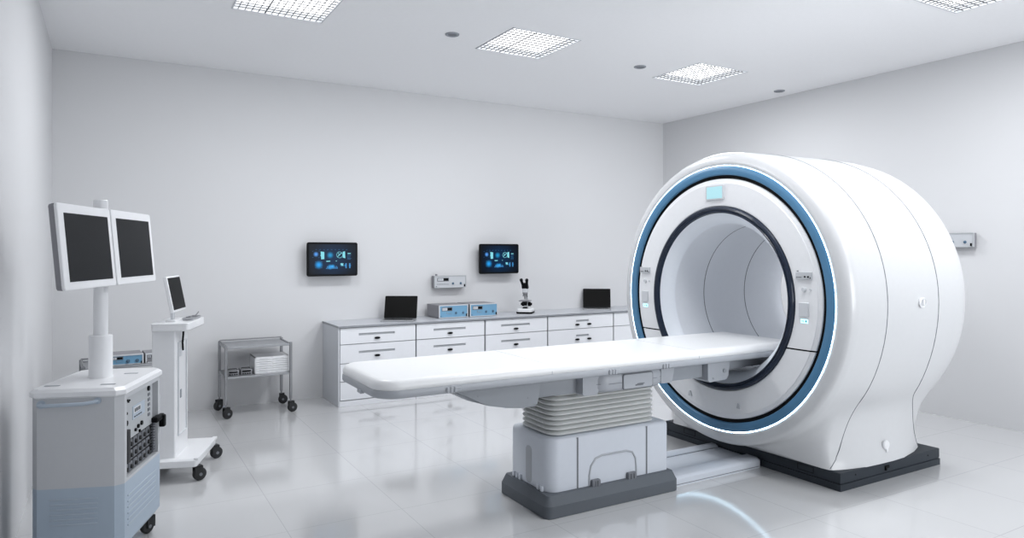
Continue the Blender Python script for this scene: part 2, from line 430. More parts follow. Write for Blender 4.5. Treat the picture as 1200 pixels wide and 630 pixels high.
# ------------------------------------------------------------------ wall monitors
def wall_monitor(label, loc, w=.56, h=.372):
    t = thing('wall_monitor', label, 'monitor', loc, 0, 'lit monitors on the back wall')
    b = BM(); slab(b, -w/2, w/2, -h/2, h/2, .022, [(.004, .0), (0, .004), (0, .026), (.006, .032)], mx=Matrix.Rotation(math.radians(90), 4, 'X') @ T(0, 0, -.016)); obj('casing', b, 'black', t)
    b = BM(); box(b, -w/2+.022, w/2-.022, -.0175, -.0150, -h/2+.022, h/2-.022); s = obj('screen', b, 'ui', t, smooth=0)
    b = BM()
    y0, y1 = -.0190, -.0176
    def poly(pts): prism(b, pts, y0, y1)
    poly([(-.135, .085), (-.128, .085), (-.095, .080), (-.095, .002), (-.128, .0), (-.132, .035), (-.138, .042), (-.132, .05)])
    poly([(.135, .088), (.138, .01), (.110, .018), (.110, .082)])
    for k in range(16):   # segmented dial
        a0 = 2*PI*k/16; a1 = a0+.28
        prism(b, [(.075+r*math.cos(a), .048+r*math.sin(a)) for r, a in ((.036, a0), (.036, a1), (.031, a1), (.031, a0))], y0, y1)
    poly([(.05, .03), (.055, .026), (.10, .068), (.095, .072)])
    poly([(.06, .07), (.065, .072), (.072, .04), (.067, .038)])
    poly([(-.075, -.018), (-.03, -.016), (-.03, -.026), (-.07, -.028)])
    poly([(.03, -.016), (.045, -.016), (.038, -.026)])
    poly([(.165, .068), (.20, .068), (.20, .060), (.165, .058)])
    poly([(.085, -.045), (.12, -.048), (.11, -.062), (.122, -.075), (.10, -.070), (.09, -.06)])
    obj('interface_graphics', b, 'g_cyan', s, smooth=0)
    b = BM()
    for k in range(9): box(b, -.19+.042*k, -.175+.042*k, y0, y1, .105, .107)
    for k in range(12): box(b, -.075+.011*k, -.069+.011*k, y0, y1, -.105, -.105+.010+.022*abs(math.sin(k*1.1)))
    for kx in (.140, .182): box(b, kx, kx+.014, y0, y1, -.10, -.045)
    for k in range(5): box(b, .16, .205-.005*(k % 3), y0, y1, .045-.012*k, .047-.012*k)
    for (cx, cz) in ((-.185, .055), (-.155, -.06)):
        for (dx, dz) in ((-1, 1), (1, 1), (-1, -1), (1, -1)):
            box(b, cx+dx*.034-.006, cx+dx*.034+.006, y0, y1, cz+dz*.034-.0008, cz+dz*.034+.0008)
    obj('chart_graphics', b, 'g_blue', s, smooth=0)
    # bracket to the wall
    d = YB-loc[1]
    b = BM(); box(b, -.05, .05, .016, .026, -.06, .06, .002, 1); box(b, -.02, .02, .02, d-.012, -.03, .03, .003, 1); box(b, -.06, .06, d-.014, d-.001, -.08, .08, .002, 1)
    obj('wall_bracket', b, 'casegrey', t, smooth=0)
    return t
m0 = wall_monitor('black wall monitor with blue interface, alone on the wall above the left laptop', (2.13, 7.60, 1.53))
dup(m0, (4.235, 7.60, 1.523), label='black wall monitor with blue interface, directly above the microscope')

# ------------------------------------------------------------------ laptops
def laptop(label, loc, rz):
    t = thing('laptop', label, 'laptop', loc, rz, 'open laptops on the worktop')
    w, d = .37, .245
    b = BM(); slab(b, -w/2, w/2, -d, 0, .012, [(.003, 0), (0, .003), (0, .010), (.002, .013)]); obj('base', b, 'shelf', t)
    b = BM()
    for r in range(5):
        for k in range(13): box(b, -w/2+.018+k*.0245, -w/2+.038+k*.0245, -.03-.022*r-.017, -.03-.022*r, .0125, .0145)
    obj('keyboard', b, 'black', t, smooth=0)
    b = BM(); box(b, -.05, .05, -.225, -.160, .0125, .0136); obj('touchpad', b, 'casegrey', t, smooth=0)
    th = math.radians(-21)
    mx = T(0, -.002, .014) @ Matrix.Rotation(th, 4, 'X')
    b = BM(); slab(b, -w/2, w/2, 0, .265, .010, [(.002, 0), (0, .002), (0, .007), (.002, .009)], mx=mx @ Matrix.Rotation(math.radians(90), 4, 'X')); l = obj('lid', b, 'black', t)
    b = BM(); box(b, -w/2+.010, w/2-.010, -.0105, -.0088, .016, .255, mx=mx); obj('screen', b, 'screenblack', l, smooth=0)
    return t
lp = laptop('open black laptop on the worktop, left of the blue instruments', (2.85, 7.41, WT), math.radians(-30))
dup(lp, (5.69, 7.50, WT), rz=math.radians(-36), label='open black laptop on the worktop beside the scanner, right of the microscope')

# ------------------------------------------------------------------ microscope
t = thing('microscope', 'black and white microscope standing on the worktop', 'microscope', (4.50, 7.40, WT), math.radians(228))
def RY(a): return Matrix.Rotation(math.radians(a), 4, 'Y')
b = BM(); slab(b, -.13, .10, -.10, .10, .03, [(.004, .0), (0, .004), (0, .022)]); obj('base_plate', b, 'black', t)
b = BM(); slab(b, -.125, .095, -.095, .095, .03, [(.0, .022), (0, .05), (.012, .062)]); obj('base', b, 'white', t)
b = BM(); prism(b, [(-.115, .06), (-.045, .06), (-.05, .13), (-.055, .19), (-.01, .27), (-.02, .30), (-.06, .30), (-.105, .20)], -.024, .024); bmesh.ops.bevel(b, geom=b.edges[:], offset=.006, segments=2, affect='EDGES'); obj('arm', b, 'white', t)
b = BM(); box(b, -.055, .075, -.07, .07, .150, .162, .003, 1); obj('stage', b, 'casegrey', t, smooth=0)
b = BM(); cyl(b, (.02, 0, .10), (.02, 0, .150), .024, 20, .030); obj('condenser', b, 'black', t)
b = BM(); cyl(b, (.02, 0, .06), (.02, 0, .078), .034, 20, .028); obj('illuminator', b, 'black', t)
for s in (-1, 1):
    b = BM(); cyl(b, (-.075, s*.024, .11), (-.075, s*.055, .11), .028, 20); cyl(b, (-.075, s*.055, .11), (-.075, s*.07, .11), .016, 16); obj('focus_knob', b, 'black', t)
b = BM(); cyl(b, (.02, 0, .245), (.02, 0, .262), .034, 24, .03); obj('nosepiece', b, 'casegrey', t)
for (dx, dy, l) in ((.014, .0, .07), (-.008, .018, .05), (-.008, -.018, .04)):
    b = BM(); cyl(b, (.02+dx, dy, .248), (.02+dx*1.5, dy*1.5, .248-l), .0105, 14, .006); obj('objective', b, 'chrome', t)
b = BM(); slab(b, -.05, .05, -.032, .032, .014, [(.0, .262), (0, .300), (.01, .310)]); obj('head', b, 'trim', t)
b = BM(); prism(b, [(-.045, .306), (.045, .306), (.065, .36), (.02, .385), (-.035, .33)], -.038, .038); bmesh.ops.bevel(b, geom=b.edges[:], offset=.006, segments=2, affect='EDGES'); obj('prism_housing', b, 'black', t)
for s in (-1, 1):
    b = BM(); cyl(b, (.035, s*.026, .352), (.085, s*.034, .412), .015, 16, .018); cyl(b, (.085, s*.034, .412), (.096, s*.0355, .426), .021, 16, .019); obj('eyepiece', b, 'black', t)

# ------------------------------------------------------------------ casters
def caster(parent, x, y, r, zt, rz=0.0, m='rubber', w=.030):
    mx = T(x, y, 0) @ Rz(rz)
    b = BM(); box(b, -.018-r*.3, .022, -w/2-.008, -w/2-.003, r*.8, 2*r+.014, mx=mx); box(b, -.018-r*.3, .022, w/2+.003, w/2+.008, r*.8, 2*r+.014, mx=mx)
    box(b, -.018-r*.3, .022, -w/2-.008, w/2+.008, 2*r+.006, 2*r+.014, mx=mx)
    c = obj('caster', b, m, parent, smooth=0)
    b = BM(); cyl(b, mx @ Vector((0, 0, 2*r+.012)), mx @ Vector((0, 0, zt)), .009, 12); obj('stem', b, 'chrome', c)
    b = BM(); lathe(b, [(-w/2, 0), (-w/2, r*.80), (-w/2+.005, r*.97), (-w/2+.010, r), (w/2-.010, r), (w/2-.005, r*.97), (w/2, r*.80), (w/2, 0)], 28, 'Y', (-r*.35, 0, r)); bmesh.ops.transform(b, matrix=mx, verts=b.verts); obj('wheel', b, m, c)
    b = BM(); lathe(b, [(-w/2-.010, 0), (-w/2-.010, r*.25), (w/2+.010, r*.25), (w/2+.010, 0)], 14, 'Y', (-r*.35, 0, r)); bmesh.ops.transform(b, matrix=mx, verts=b.verts); obj('axle', b, 'groove', c)

# ------------------------------------------------------------------ steel trolleys
def steel_trolley(label, loc, rz):
    t = thing('steel_trolley', label, 'trolley', loc, rz, 'steel trolleys on black casters')
    w, d, zt, zs = .61, .44, .705, .405; q = .013
    for (x, y) in ((0, 0), (w, 0), (w, d), (0, d)):
        b = BM(); box(b, x-q, x+q, y-q, y+q, .135, zt, .003, 1); obj('post', b, 'chrome', t, smooth=0)
    b = BM(); box(b, q, w-q, q-.004, d-q+.004, zt-.028, zt-.022); 
    box(b, q, w-q, -.009, .006, zt-.034, zt-.012, .002, 1); box(b, -.008, .008, q, d-q, zt-.034, zt-.012, .002, 1); box(b, w-.008, w+.008, q, d-q, zt-.034, zt-.012, .002, 1); box(b, q, w-q, d-.008, d+.008, zt-.034, zt-.012, .002, 1)
    obj('top_shelf', b, 'shelf', t, smooth=0)
    b = BM(); cyl(b, (0, d, zt+.004), (w, d, zt+.004), .007, 10); cyl(b, (0, 0, zt+.002), (0, d, zt+.002), .006, 10); obj('guard_rail', b, 'chrome', t)
    b = BM(); box(b, q, w-q, q-.004, d-q+.004, zs-.012, zs-.004)
    box(b, q, w-q, -.008, .008, zs-.022, zs-.004, .002, 1); box(b, -.008, .008, q, d-q, zs-.022, zs+.0, .002, 1); box(b, w-.008, w+.008, q, d-q, zs-.022, zs, .002, 1); box(b, q, w-q, d-.008, d+.008, zs-.022, zs, .002, 1)
    obj('lower_shelf', b, 'shelf', t, smooth=0)
    for (x, y, a) in ((0, 0, 200), (w, 0, 185), (w, d, 170), (0, d, 30)): caster(t, x, y, .048, .14, math.radians(a), w=.034)
    return t
ct = steel_trolley('steel two shelf trolley standing free by the back wall with paper trays', (.972, 7.155, 0), 0)
dup(ct, (-.175, 6.42, 0), rz=math.radians(4), label='steel trolley behind the twin monitor console, blue instrument on top')
# on the lower shelf
def sorter():
    t = thing('paper_tray_unit', 'white stack of flat paper trays on the lower trolley shelf', 'tray', (1.245, 7.19, .4015))
    w, d, h = .325, .30, .165
    b = BM(); box(b, 0, .008, 0, d, 0, h); box(b, w-.008, w, 0, d, 0, h); box(b, 0, w, d-.008, d, 0, h); box(b, 0, w, 0, d, h-.006, h); box(b, 0, w, 0, d, 0, .006); box(b, w/2-.003, w/2+.003, 0, d, 0, h)
    obj('case', b, 'white', t, smooth=0)
    for c in (0, 1):
        for k in range(7):
            x0 = .010+c*(w/2-.006); z0 = .008+k*.0220
            b = BM(); box(b, x0, x0+w/2-.014, -.003, d-.02, z0, z0+.018, .001, 1); tr = obj('tray', b, 'paper', t, smooth=0)
            b = BM(); box(b, x0+.03, x0+.11, -.0045, -.002, z0+.0075, z0+.0095); obj('pull', b, 'paperline', tr, smooth=0)
sorter()
def mini_box(name, lab, loc, w, d, h):
    t = thing(name, lab, 'instrument', loc, 0, 'small dark steel instruments on the lower shelf')
    b = BM(); box(b, 0, w, 0, d, 0, h, .004, 2); obj('case', b, 'chrome', t)
    b = BM(); box(b, .012, w-.012, -.002, .002, h*.55, h*.85); obj('display', b, 'black', t, smooth=0)
    for k in range(4):
        b = BM(); lathe(b, [(.0, .0), (0, .007), (-.009, .006), (-.009, 0)], 12, 'Y', (w*(.2+.2*k), 0, h*.28)); obj('dial', b, 'black', t)
    b = BM(); tube(b, [(.015, d*.4, h), (.015, d*.4, h+.010), (w-.015, d*.4, h+.010), (w-.015, d*.4, h)], .003, 8); obj('carry_handle', b, 'black', t)
mini_box('bench_instrument', 'small steel instrument on the lower trolley shelf, at its left end', (.995, 7.20, .4015), .105, .15, .052)
mini_box('bench_instrument', 'small steel instrument on the lower trolley shelf, next to the white tray unit', (1.115, 7.20, .4015), .105, .15, .056)
# on the trolley behind the console
ti = instrument('laboratory_instrument', 'blue faced instrument on the trolley behind the console pole', .265, .26, .085, 'faceblue', (-.02, 6.465, .6875), math.radians(4), 'instruments on the hidden trolley', 'text')
instrument('laboratory_instrument', 'dark grey instrument at the right end of the trolley behind the console', .145, .26, .080, 'casegrey', (.262, 6.485, .6875), math.radians(4), None, 'text')

# ------------------------------------------------------------------ slim computer cart
A2 = math.radians(-19)
t = thing('computer_cart', 'slim white cart on casters with a tray, between console and steel trolley', 'cart', (.53, 5.31, 0), A2)
# local: x to the right (u), y away (w); near right corner is the origin
b = BM(); slab(b, -.42, 0, 0, .60, .02, [(.004, .105), (0, .109), (0, .150), (.012, .160)]); obj('base', b, 'white', t)
b = BM(); slab(b, -.02, .012, .005, .595, .008, [(0, .152), (0, .166)]); obj('base_rim', b, 'white', t)
b = BM(); slab(b, -.31, -.155, .06, .40, .012, [(0, .158), (0, 1.06)]); obj('column', b, 'white', t)
b = BM()
for (y0, y1, z0, z1) in ((.12, .34, .30, .306), (.12, .34, .964, .97), (.12, .126, .306, .964), (.334, .34, .306, .964)): box(b, -.158, -.147, y0, y1, z0, z1)
obj('column_panel', b, 'trim', t, smooth=0)
b = BM(); box(b, -.156, -.150, .17, .22, .86, .92, .001, 1); obj('outlet', b, 'trim', t, smooth=0)
b = BM(); box(b, -.156, -.150, .18, .21, .56, .62, .001, 1); obj('data_socket', b, 'slot', t, smooth=0)
b = BM(); slab(b, -.30, -.055, -.0, .47, .02, [(.008, 1.058), (0, 1.066), (0, 1.098), (.004, 1.102)]); obj('tray', b, 'white', t)
b = BM()
slab(b, -.30, -.055, .0, .47, .02, [(0, 1.1), (0, 1.112), (.003, 1.115)]); 
obj('tray_rim', b, 'white', t)
b = BM(); tube(b, [(-.15, .24, .90), (-.145, .22, .91), (-.14, .19, .96), (-.13, .17, 1.02), (-.13, .17, 1.07)], .007, 8); obj('cable', b, 'black', t)
for (x, y) in ((-.005, .035), (-.005, .565), (-.39, .04), (-.39, .56)): caster(t, x, y, .046, .108, math.radians(215), w=.036)
# monitor fixed on the tray
ZT = 1.1145
mx = T(-.205, .235, ZT+.195) @ Matrix.Rotation(math.radians(-11), 4, 'Y')
b = BM(); slab(b, -.035, .035, -.09, .09, .01, [(0, 0), (0, .008), (.004, .010)], mx=T(-.205, .22, ZT)); obj('monitor_foot', b, 'white', t)
b = BM(); box(b, -.225, -.205, .20, .245, ZT+.008, ZT+.16, .003, 1); obj('monitor_stand', b, 'trim', t, smooth=0)
b = BM(); box(b, -.014, .014, -.165, .165, -.130, .130, .006, 2, mx=mx); mo = obj('monitor', b, 'white', t)
b = BM(); box(b, .0135, .0165, -.152, .152, -.114, .118, mx=mx); obj('screen', b, 'screenblack', mo, smooth=0)
# a tray of small tools
t = thing('instrument_dish', 'shallow steel dish with tools lying on the tray of the slim cart', 'dish', (.53, 5.31, 1.1155), A2)
b = BM(); slab(b, -.15, -.07, .20, .44, .015, [(.006, 0), (0, .016), (.003, .016), (.009, .003)]); obj('dish', b, 'shelf', t)
b = BM(); tube(b, [(-.13, .25, .02), (-.09, .36, .024), (-.085, .42, .045)], .004, 8); tube(b, [(-.10, .24, .02), (-.115, .38, .024)], .0035, 8); obj('tools', b, 'chrome', t)

# ------------------------------------------------------------------ twin monitor console
A1 = math.radians(-20.2)
V = (.055, 3.965)   # near right corner at the top
t = thing('monitor_console', 'grey and blue wheeled console cabinet with white top and tall pole', 'console', (V[0], V[1], 0), A1)
KW, KD = .42, .61; KT = .94
ch = .035
def octo(i=0, dx=0):
    x0, x1, y0, y1 = -KW+i, -i, i, KD-i; c = ch
    return [(x0+c, y0), (x1-c, y0), (x1, y0+c), (x1, y1-c), (x1-c, y1), (x0+c, y1), (x0, y1-c), (x0, y0+c)]
def octo_loft(bm, prof): grid(bm, [[(x, y, z) for x, y in octo(i)] for i, z in prof], cap0=True, cap1=True)
# body is two tone: blue-grey skirt and grey upper; a window on the right face leaves an opening
WZ0, WZ1, WY0, WY1 = .465, .875, .065, .545
b = BM(); octo_loft(b, [(.03, .10), (.0, .14), (0, .45)]); lower = obj('lower_body', b, 'consoleblue', t, smooth=20)
b = BM()
o8 = octo(0)
def quad(pts): b.faces.new([b.verts.new(p) for p in pts])
for k in range(8):
    (xa, ya), (xb, yb) = o8[k], o8[(k+1) % 8]
    if k == 2:   # right face with window opening
        for (y0, y1, z0, z1) in ((ya, WY0, .45, .905), (WY1, yb, .45, .905), (WY0, WY1, .45, WZ0), (WY0, WY1, WZ1, .905)):
            quad([(xa, y0, z0), (xa, y1, z0), (xa, y1, z1), (xa, y0, z1)])
        D_ = .04  # reveal
        quad([(0, WY0, WZ0), (0, WY1, WZ0), (-D_, WY1, WZ0), (-D_, WY0, WZ0)])
        quad([(0, WY0, WZ1), (0, WY1, WZ1), (-D_, WY1, WZ1), (-D_, WY0, WZ1)])
        quad([(0, WY0, WZ0), (0, WY0, WZ1), (-D_, WY0, WZ1), (-D_, WY0, WZ0)])
        quad([(0, WY1, WZ0), (0, WY1, WZ1), (-D_, WY1, WZ1), (-D_, WY1, WZ0)])
        quad([(-D_, WY0, WZ0), (-D_, WY1, WZ0), (-D_, WY1, WZ1), (-D_, WY0, WZ1)])
    else:
        quad([(xa, ya, .45), (xb, yb, .45), (xb, yb, .905), (xa, ya, .905)])
b.faces.new([b.verts.new((x, y, .905)) for x, y in o8])
bmesh.ops.remove_doubles(b, verts=b.verts, dist=1e-5)
upper = obj('upper_body', b, 'consolegrey', t, smooth=0)
b = BM(); octo_loft(b, [(-.002, .895), (-.010, .903), (-.010, .925), (.006, KT)]); obj('top', b, 'white', t, smooth=0)
for (x, y) in ((-.10, .10), (-.10, .42), (-.36, .10)):
    b = BM(); slab(b, x-.035, x+.035, y-.01, y+.01, .004, [(0, KT-.001), (.0, KT+.0015)]); obj('label_plate', b, 'slot', t)
# louvres of both faces
b = BM()
for k in range(6): 
    z = .40-k*.025
    slab(b, -.33, -.11, z-.008, z, .004, [(0, -.0005), (0, .003), (.002, .004)], mx=Matrix.Rotation(math.radians(90), 4, 'X'))
obj('front_vent', b, 'handle', lower)
b = BM()
for k in range(6):
    z = .375-k*.030
    box(b, -.001, .004, .075, .50, z-.006, z+.004, .0015, 1)
obj('side_vent', b, 'handle', lower, smooth=0)
# handle bar on near face
b = BM()
tube(b, [(-.365, .0, .868), (-.365, -.028, .868), (-.33, -.042, .868), (-.16, -.042, .872), (-.125, -.028, .876), (-.11, .0, .878)], .0095, 12)
cyl(b, (-.365, .001, .868), (-.365, -.006, .868), .02, 16); cyl(b, (-.11, .001, .878), (-.11, -.006, .878), .016, 16)
obj('handle', b, 'handle', upper)
# equipment behind the window
def win(y0, y1, z0, z1, d0, d1, m, name, par, bev=.001, **k):
    b = BM(); box(b, d0, d1, y0, y1, z0, z1, bev, 1); return obj(name, b, m, par, smooth=0)
ZP = .645
pnl = win(WY0+.004, WY1-.06, ZP, WZ1-.004, -.036, -.012, 'aluminium', 'control_panel', upper)
win(WY0+.11, WY0+.29, .735, .805, -.013, -.009, 'handle', 'readout', upper)
win(WY0+.12, WY0+.23, .765, .797, -.010, -.0075, 'trim', 'readout_screen', upper)
b = BM()
for k in range(4): box(b, -.0078, -.0068, WY0+.135+.022*k, WY0+.148+.022*k, .772, .790)
for k in range(4): box(b, -.0095, -.0075, WY0+.13+.03*k, WY0+.15+.03*k, .745, .750)
obj('digits', b, 'black', upper, smooth=0)
b = BM()
for (y, z, r) in ((.03, .855, .006), (.045, .845, .005), (.06, .85, .004), (.02, .79, .007), (.02, .74, .014), (.35, .855, .014), (.15, .675, .009), (.19, .685, .011), (.24, .69, .012), (.21, .655, .008)):
    cyl(b, (-.012, WY0+y, z), (-.004, WY0+y, z), r, 14)
obj('control_knobs', b, 'black', upper)
b = BM()
for k in range(5): box(b, -.013, -.008, WY0+.345, WY0+.375, .70+.028*k, .716+.028*k, .001, 1)
obj('button_column', b, 'groove', upper, smooth=0)
rk = win(WY0+.002, WY1-.004, WZ0+.002, ZP-.004, -.038, -.024, 'black', 'patch_rack', upper)
b = BM()
for r in range(3):
    for k in range(6):
        y = WY0+.045+.065*k; z = WZ0+.03+.058*r
        box(b, -.026, -.018, y-.026, y+.026, z-.024, z+.024, .003, 1)
obj('socket_block', b, 'groove', upper, smooth=0)
b = BM()
for r in range(3):
    for k in range(6):
        y = WY0+.045+.065*k; z = WZ0+.03+.058*r
        cyl(b, (-.02, y, z), (-.008, y, z), .013, 14, .010)
obj('socket_plug', b, 'rubber', upper)
b = BM()
for k in range(11): box(b, -.03, -.010, WY1-.048, WY1-.012, WZ0+.014+.016*k, WZ0+.022+.016*k)
obj('cooling_fins', b, 'groove', upper, smooth=0)
b = BM(); box(b, -.02, .004, WY0+.002, WY0+.045, ZP-.11, ZP+.06, .004, 2); obj('cable_guard', b, 'rubber', upper)
b = BM(); box(b, -.012, .022, .465, .59, .648, .678, .006, 2); box(b, .0, .032, .555, .592, .602, .672, .008, 2); obj('latch_lever', b, 'black', upper)
for (x, y) in ((-.05, .06), (-.05, .555), (-.37, .06), (-.37, .555)): caster(t, x, y, .042, .112, math.radians(60))
# pole
def loc1(x, y):   # room point -> console local
    v = Matrix.Rotation(-A1, 4, 'Z') @ Vector((x-V[0], y-V[1], 0)); return v.x, v.y
px, py = loc1(-.04, 4.364)
b = BM(); lathe(b, [(KT-.002, .0), (KT-.002, .06), (KT, .062), (KT+.006, .060), (KT+.012, .0575), (1.160, .0575), (1.167, .054), (1.167, .03)], 40, 'Z', (px, py, 0)); pole = obj('pole_sleeve', b, 'white', t)
b = BM(); lathe(b, [(1.16, .0355), (1.893, .0355), (1.897, .032), (1.897, 0)], 36, 'Z', (px, py, 0)); obj('pole', b, 'white', t)
b = BM(); box(b, px+.02, px+.066, py-.05, py+.05, 1.60, 1.68, .004, 2); box(b, px+.05, px+.066, py-.36, py+.28, 1.625, 1.655, .003, 1); obj('monitor_arm', b, 'trim', t)
# two displays fixed on the arm
CON = t
def console_monitor(label, wmid, tilt=-5.2, yaw=-22.4, w=.545, h=.405):
    px_, py_ = loc1(wmid[0], wmid[1])
    mx = T(px_, py_, wmid[2]) @ Rz(math.radians(yaw)-A1) @ Matrix.Rotation(math.radians(tilt), 4, 'Y')
    # y across (away from the camera), x out of the screen
    m2 = mx @ Matrix(((0, 0, 1, 0), (1, 0, 0, 0), (0, 1, 0, 0), (0, 0, 0, 1)))
    b = BM(); slab(b, -w/2, w/2, -h/2, h/2, .014, [(.004, .004), (0, .008), (0, .018), (.003, .021)], mx=m2); m = obj('monitor', b, 'white', CON)
    m['label'] = label
    b = BM(); slab(b, -w/2, w/2, -h/2, h/2, .014, [(.012, -.022), (.004, -.016), (.001, .0), (.001, .0085)], mx=m2); obj('back_shell', b, 'casegrey', m)
    b = BM(); box(b, .0195, .0225, -w/2+.052, w/2-.038, -h/2+.038, h/2-.044, mx=mx); obj('screen', b, 'screen', m, smooth=0)
wd = Vector((.421, 1.016, 0)).normalized()
mid = Vector((.0015, 4.262, 1.638))
console_monitor('nearer white framed monitor, switched off', mid-wd*.2785)
console_monitor('farther white framed monitor, switched off', mid+wd*.2785)

# ------------------------------------------------------------------ scanner
GY, GZ = 3.76, 1.265
sc = thing('mri_scanner', 'large white ring shaped scanner with blue rim and glowing light strip', 'scanner', (4.85, GY, 0))
c0 = (0, GY, GZ)
# --- shell surface function -------------------------------------------------
def lerp_tab(tab, x):
    if x <= tab[0][0]: return tab[0][1]
    for (a, va), (b_, vb) in zip(tab, tab[1:]):
        if x <= b_: 
            f = (x-a)/(b_-a); return va+(vb-va)*f
    return tab[-1][1]
def smooth01(f): f = max(0, min(1, f)); return f*f*(3-2*f)
RT = [(3.985, 1.012), (3.987, 1.03), (3.996, 1.066), (4.012, 1.088), (4.045, 1.101), (4.12, 1.104), (4.4, 1.108), (4.9, 1.112), (5.2, 1.108), (5.33, 1.095), (5.40, 1.06), (5.44, 1.0), (5.455, .92)]
FW = [(4.10, .40), (4.16, .60), (4.20, .71), (4.26, .765), (4.35, .805), (4.55, .845), (4.8, .857), (5.0, .845), (5.2, .80), (5.32, .757), (5.38, .73), (5.455, .60)]
TH0 = math.radians(-38)
def surf(X, q, off=0.0, side=-1):
    # q: 0 = top of barrel, .6 = where the foot leaves the circle, .9 = foot edge, 1 = bottom centre
    R = lerp_tab(RT, X)+off
    bl = smooth01((X-4.08)/.19)*(1-smooth01((X-5.36)/.08))
    if q <= .6:
        th = PI/2+(TH0-PI/2)*q/.6
        return Vector((X, GY+side*R*math.cos(th), GZ+R*math.sin(th)))
    f = (q-.6)/.4
    th = TH0+(-PI/2-TH0)*f
    cy, cz = R*math.cos(th), GZ+R*math.sin(th)
    ey, ez = R*math.cos(TH0), GZ+R*math.sin(TH0)
    w = lerp_tab(FW, X)+off
    if q <= .9:
        g = (q-.6)/.3
        # smooth flare: leaves along the circle's tangent, ends nearly vertical at the foot
        B = [(ey, ez), (ey+math.sin(TH0)*.20, ez-math.cos(TH0)*.20), (w-.05, .265), (w, .121)]
        u = 1-g
        py_ = u**3*B[0][0]+3*u*u*g*B[1][0]+3*u*g*g*B[2][0]+g**3*B[3][0]
        pz_ = u**3*B[0][1]+3*u*u*g*B[1][1]+3*u*g*g*B[2][1]+g**3*B[3][1]
    else:
        g = (q-.9)/.1; py_, pz_ = w*(1-g), .121
    return Vector((X, GY+side*(cy+(py_-cy)*bl), cz+(pz_-cz)*bl))
QS = [i/30*.6 for i in range(30)]+[.6+i/20*.3 for i in range(20)]+[.9+i/5*.1 for i in range(6)]
XS = [3.985, 3.987, 3.991, 3.996, 4.003, 4.012, 4.025, 4.045, 4.08, 4.10, 4.12, 4.14, 4.16, 4.18, 4.20, 4.22, 4.24, 4.26, 4.28, 4.32, 4.38, 4.45, 4.55, 4.7, 4.85, 5.0, 5.1, 5.2, 5.27, 5.33, 5.36, 5.38, 5.40, 5.42, 5.44, 5.45, 5.455]
rows = []
for X in XS:
    right = [surf(X, q, 0, -1) for q in QS]; left = [surf(X, q, 0, 1) for q in QS[1:-1]][::-1]
    rows.append(right+left)
b = BM(); 
n = len(rows[0])
# inner return to the light strip at the front, and the rear face with the bore opening
def angpt(p, X, R):
    v = Vector((0, p.y-GY, p.z-GZ)); v.normalize(); return Vector((X, GY+v.y*R, GZ+v.z*R))
front = [angpt(p, 3.992, 1.000) for p in rows[0]]; front2 = [angpt(p, 4.03, .995) for p in rows[0]]
back = [angpt(p, 5.458, .80) for p in rows[-1]]; back2 = [angpt(p, 5.455, .60) for p in rows[-1]]; back3 = [angpt(p, 5.43, .57) for p in rows[-1]]
grid(b, [front2, front]+rows+[back, back2, back3])
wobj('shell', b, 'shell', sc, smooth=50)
# --- seams -----------------------------------------------------------------
def seam(path, r=.0032):
    b = BM(); tube(b, path, r, 6); return b
def seam_path(tab):
    pts = []
    for side, rng in ((1, [k/50*.893 for k in range(50, 0, -1)]), (-1, [k/90*.893 for k in range(0, 91)])):
        for q in rng:
            X = sum(lerp_tab(tab, max(0, min(.893, q+d))) for d in (-.04, -.02, 0, .02, .04))/5 if q < .85 else lerp_tab(tab, q)
            pts.append(surf(X, q, -.0008, side))
    return pts
wobj('panel_seam', seam(seam_path([(0, 4.372), (.46, 4.362), (.54, 4.385), (.614, 4.425), (.695, 4.415), (.80, 4.36), (.856, 4.312), (.893, 4.265)])), 'groove', sc)
wobj('panel_seam', seam(seam_path([(0, 4.955), (.46, 4.952), (.51, 4.97), (.57, 5.02), (.653, 5.15), (.752, 5.263), (.82, 5.315), (.893, 5.36)])), 'groove', sc)
# --- front face --------------------------------------------------------------
def ring(name, prof, m, par=sc, n=128): 
    b = BM(); lathe(b, prof, n, 'X', c0); return wobj(name, b, m, par, smooth=40)
b = BM(); rows = [[], [], []]
for k in range(160):
    a = 2*PI*k/160; wd_ = .0040-.0026*math.cos(a-math.radians(60))     # the lit gap is widest at the lower near side
    for row, (x, r) in zip(rows, ((3.9875, 1.0005), (3.9865, 1.0-wd_/2), (3.9875, 1.0-wd_))): row.append((x, GY+r*math.cos(a), GZ+r*math.sin(a)))
grid(b, rows); wobj('light_strip', b, 'glow', sc)
ring('blue_ring', [(4.02, .996), (3.990, .9955), (3.984, .990), (3.980, .96), (3.984, .934), (3.990, .929), (4.03, .928)], 'blue')
ring('gasket', [(4.02, .930), (4.004, .929), (4.006, .915), (4.004, .903), (4.03, .902)], 'black')
ring('backing_disc', [(4.035, 1.0), (4.030, .93), (4.030, .70), (4.035, .64), (4.06, .63)], 'black')
def face_panel(name, z_cut, upper):
    prof = [(4.028, .9015), (4.002, .9015), (3.996, .898), (3.990, .872), (3.986, .868), (3.984, .76), (3.986, .700), (3.992, .694), (4.028, .694)]
    rows = []; nseg = 96
    for (x, r) in prof:
        a = math.asin((z_cut-GZ)/r)
        a0, a1 = (a, PI-a) if upper else (PI-a, 2*PI+a)
        rows.append([(x, GY+r*math.cos(a0+(a1-a0)*k/nseg), GZ+r*math.sin(a0+(a1-a0)*k/nseg)) for k in range(nseg+1)])
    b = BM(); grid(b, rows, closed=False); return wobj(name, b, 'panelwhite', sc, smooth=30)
face_panel('upper_face_panel', .966, True); face_panel('lower_face_panel', .956, False)
ring('bore_ring', [(4.02, .697), (3.985, .694), (3.972, .686), (3.968, .672), (3.974, .662), (3.976, .660), (3.970, .654), (3.974, .646), (3.985, .643), (4.02, .641)], 'navy')
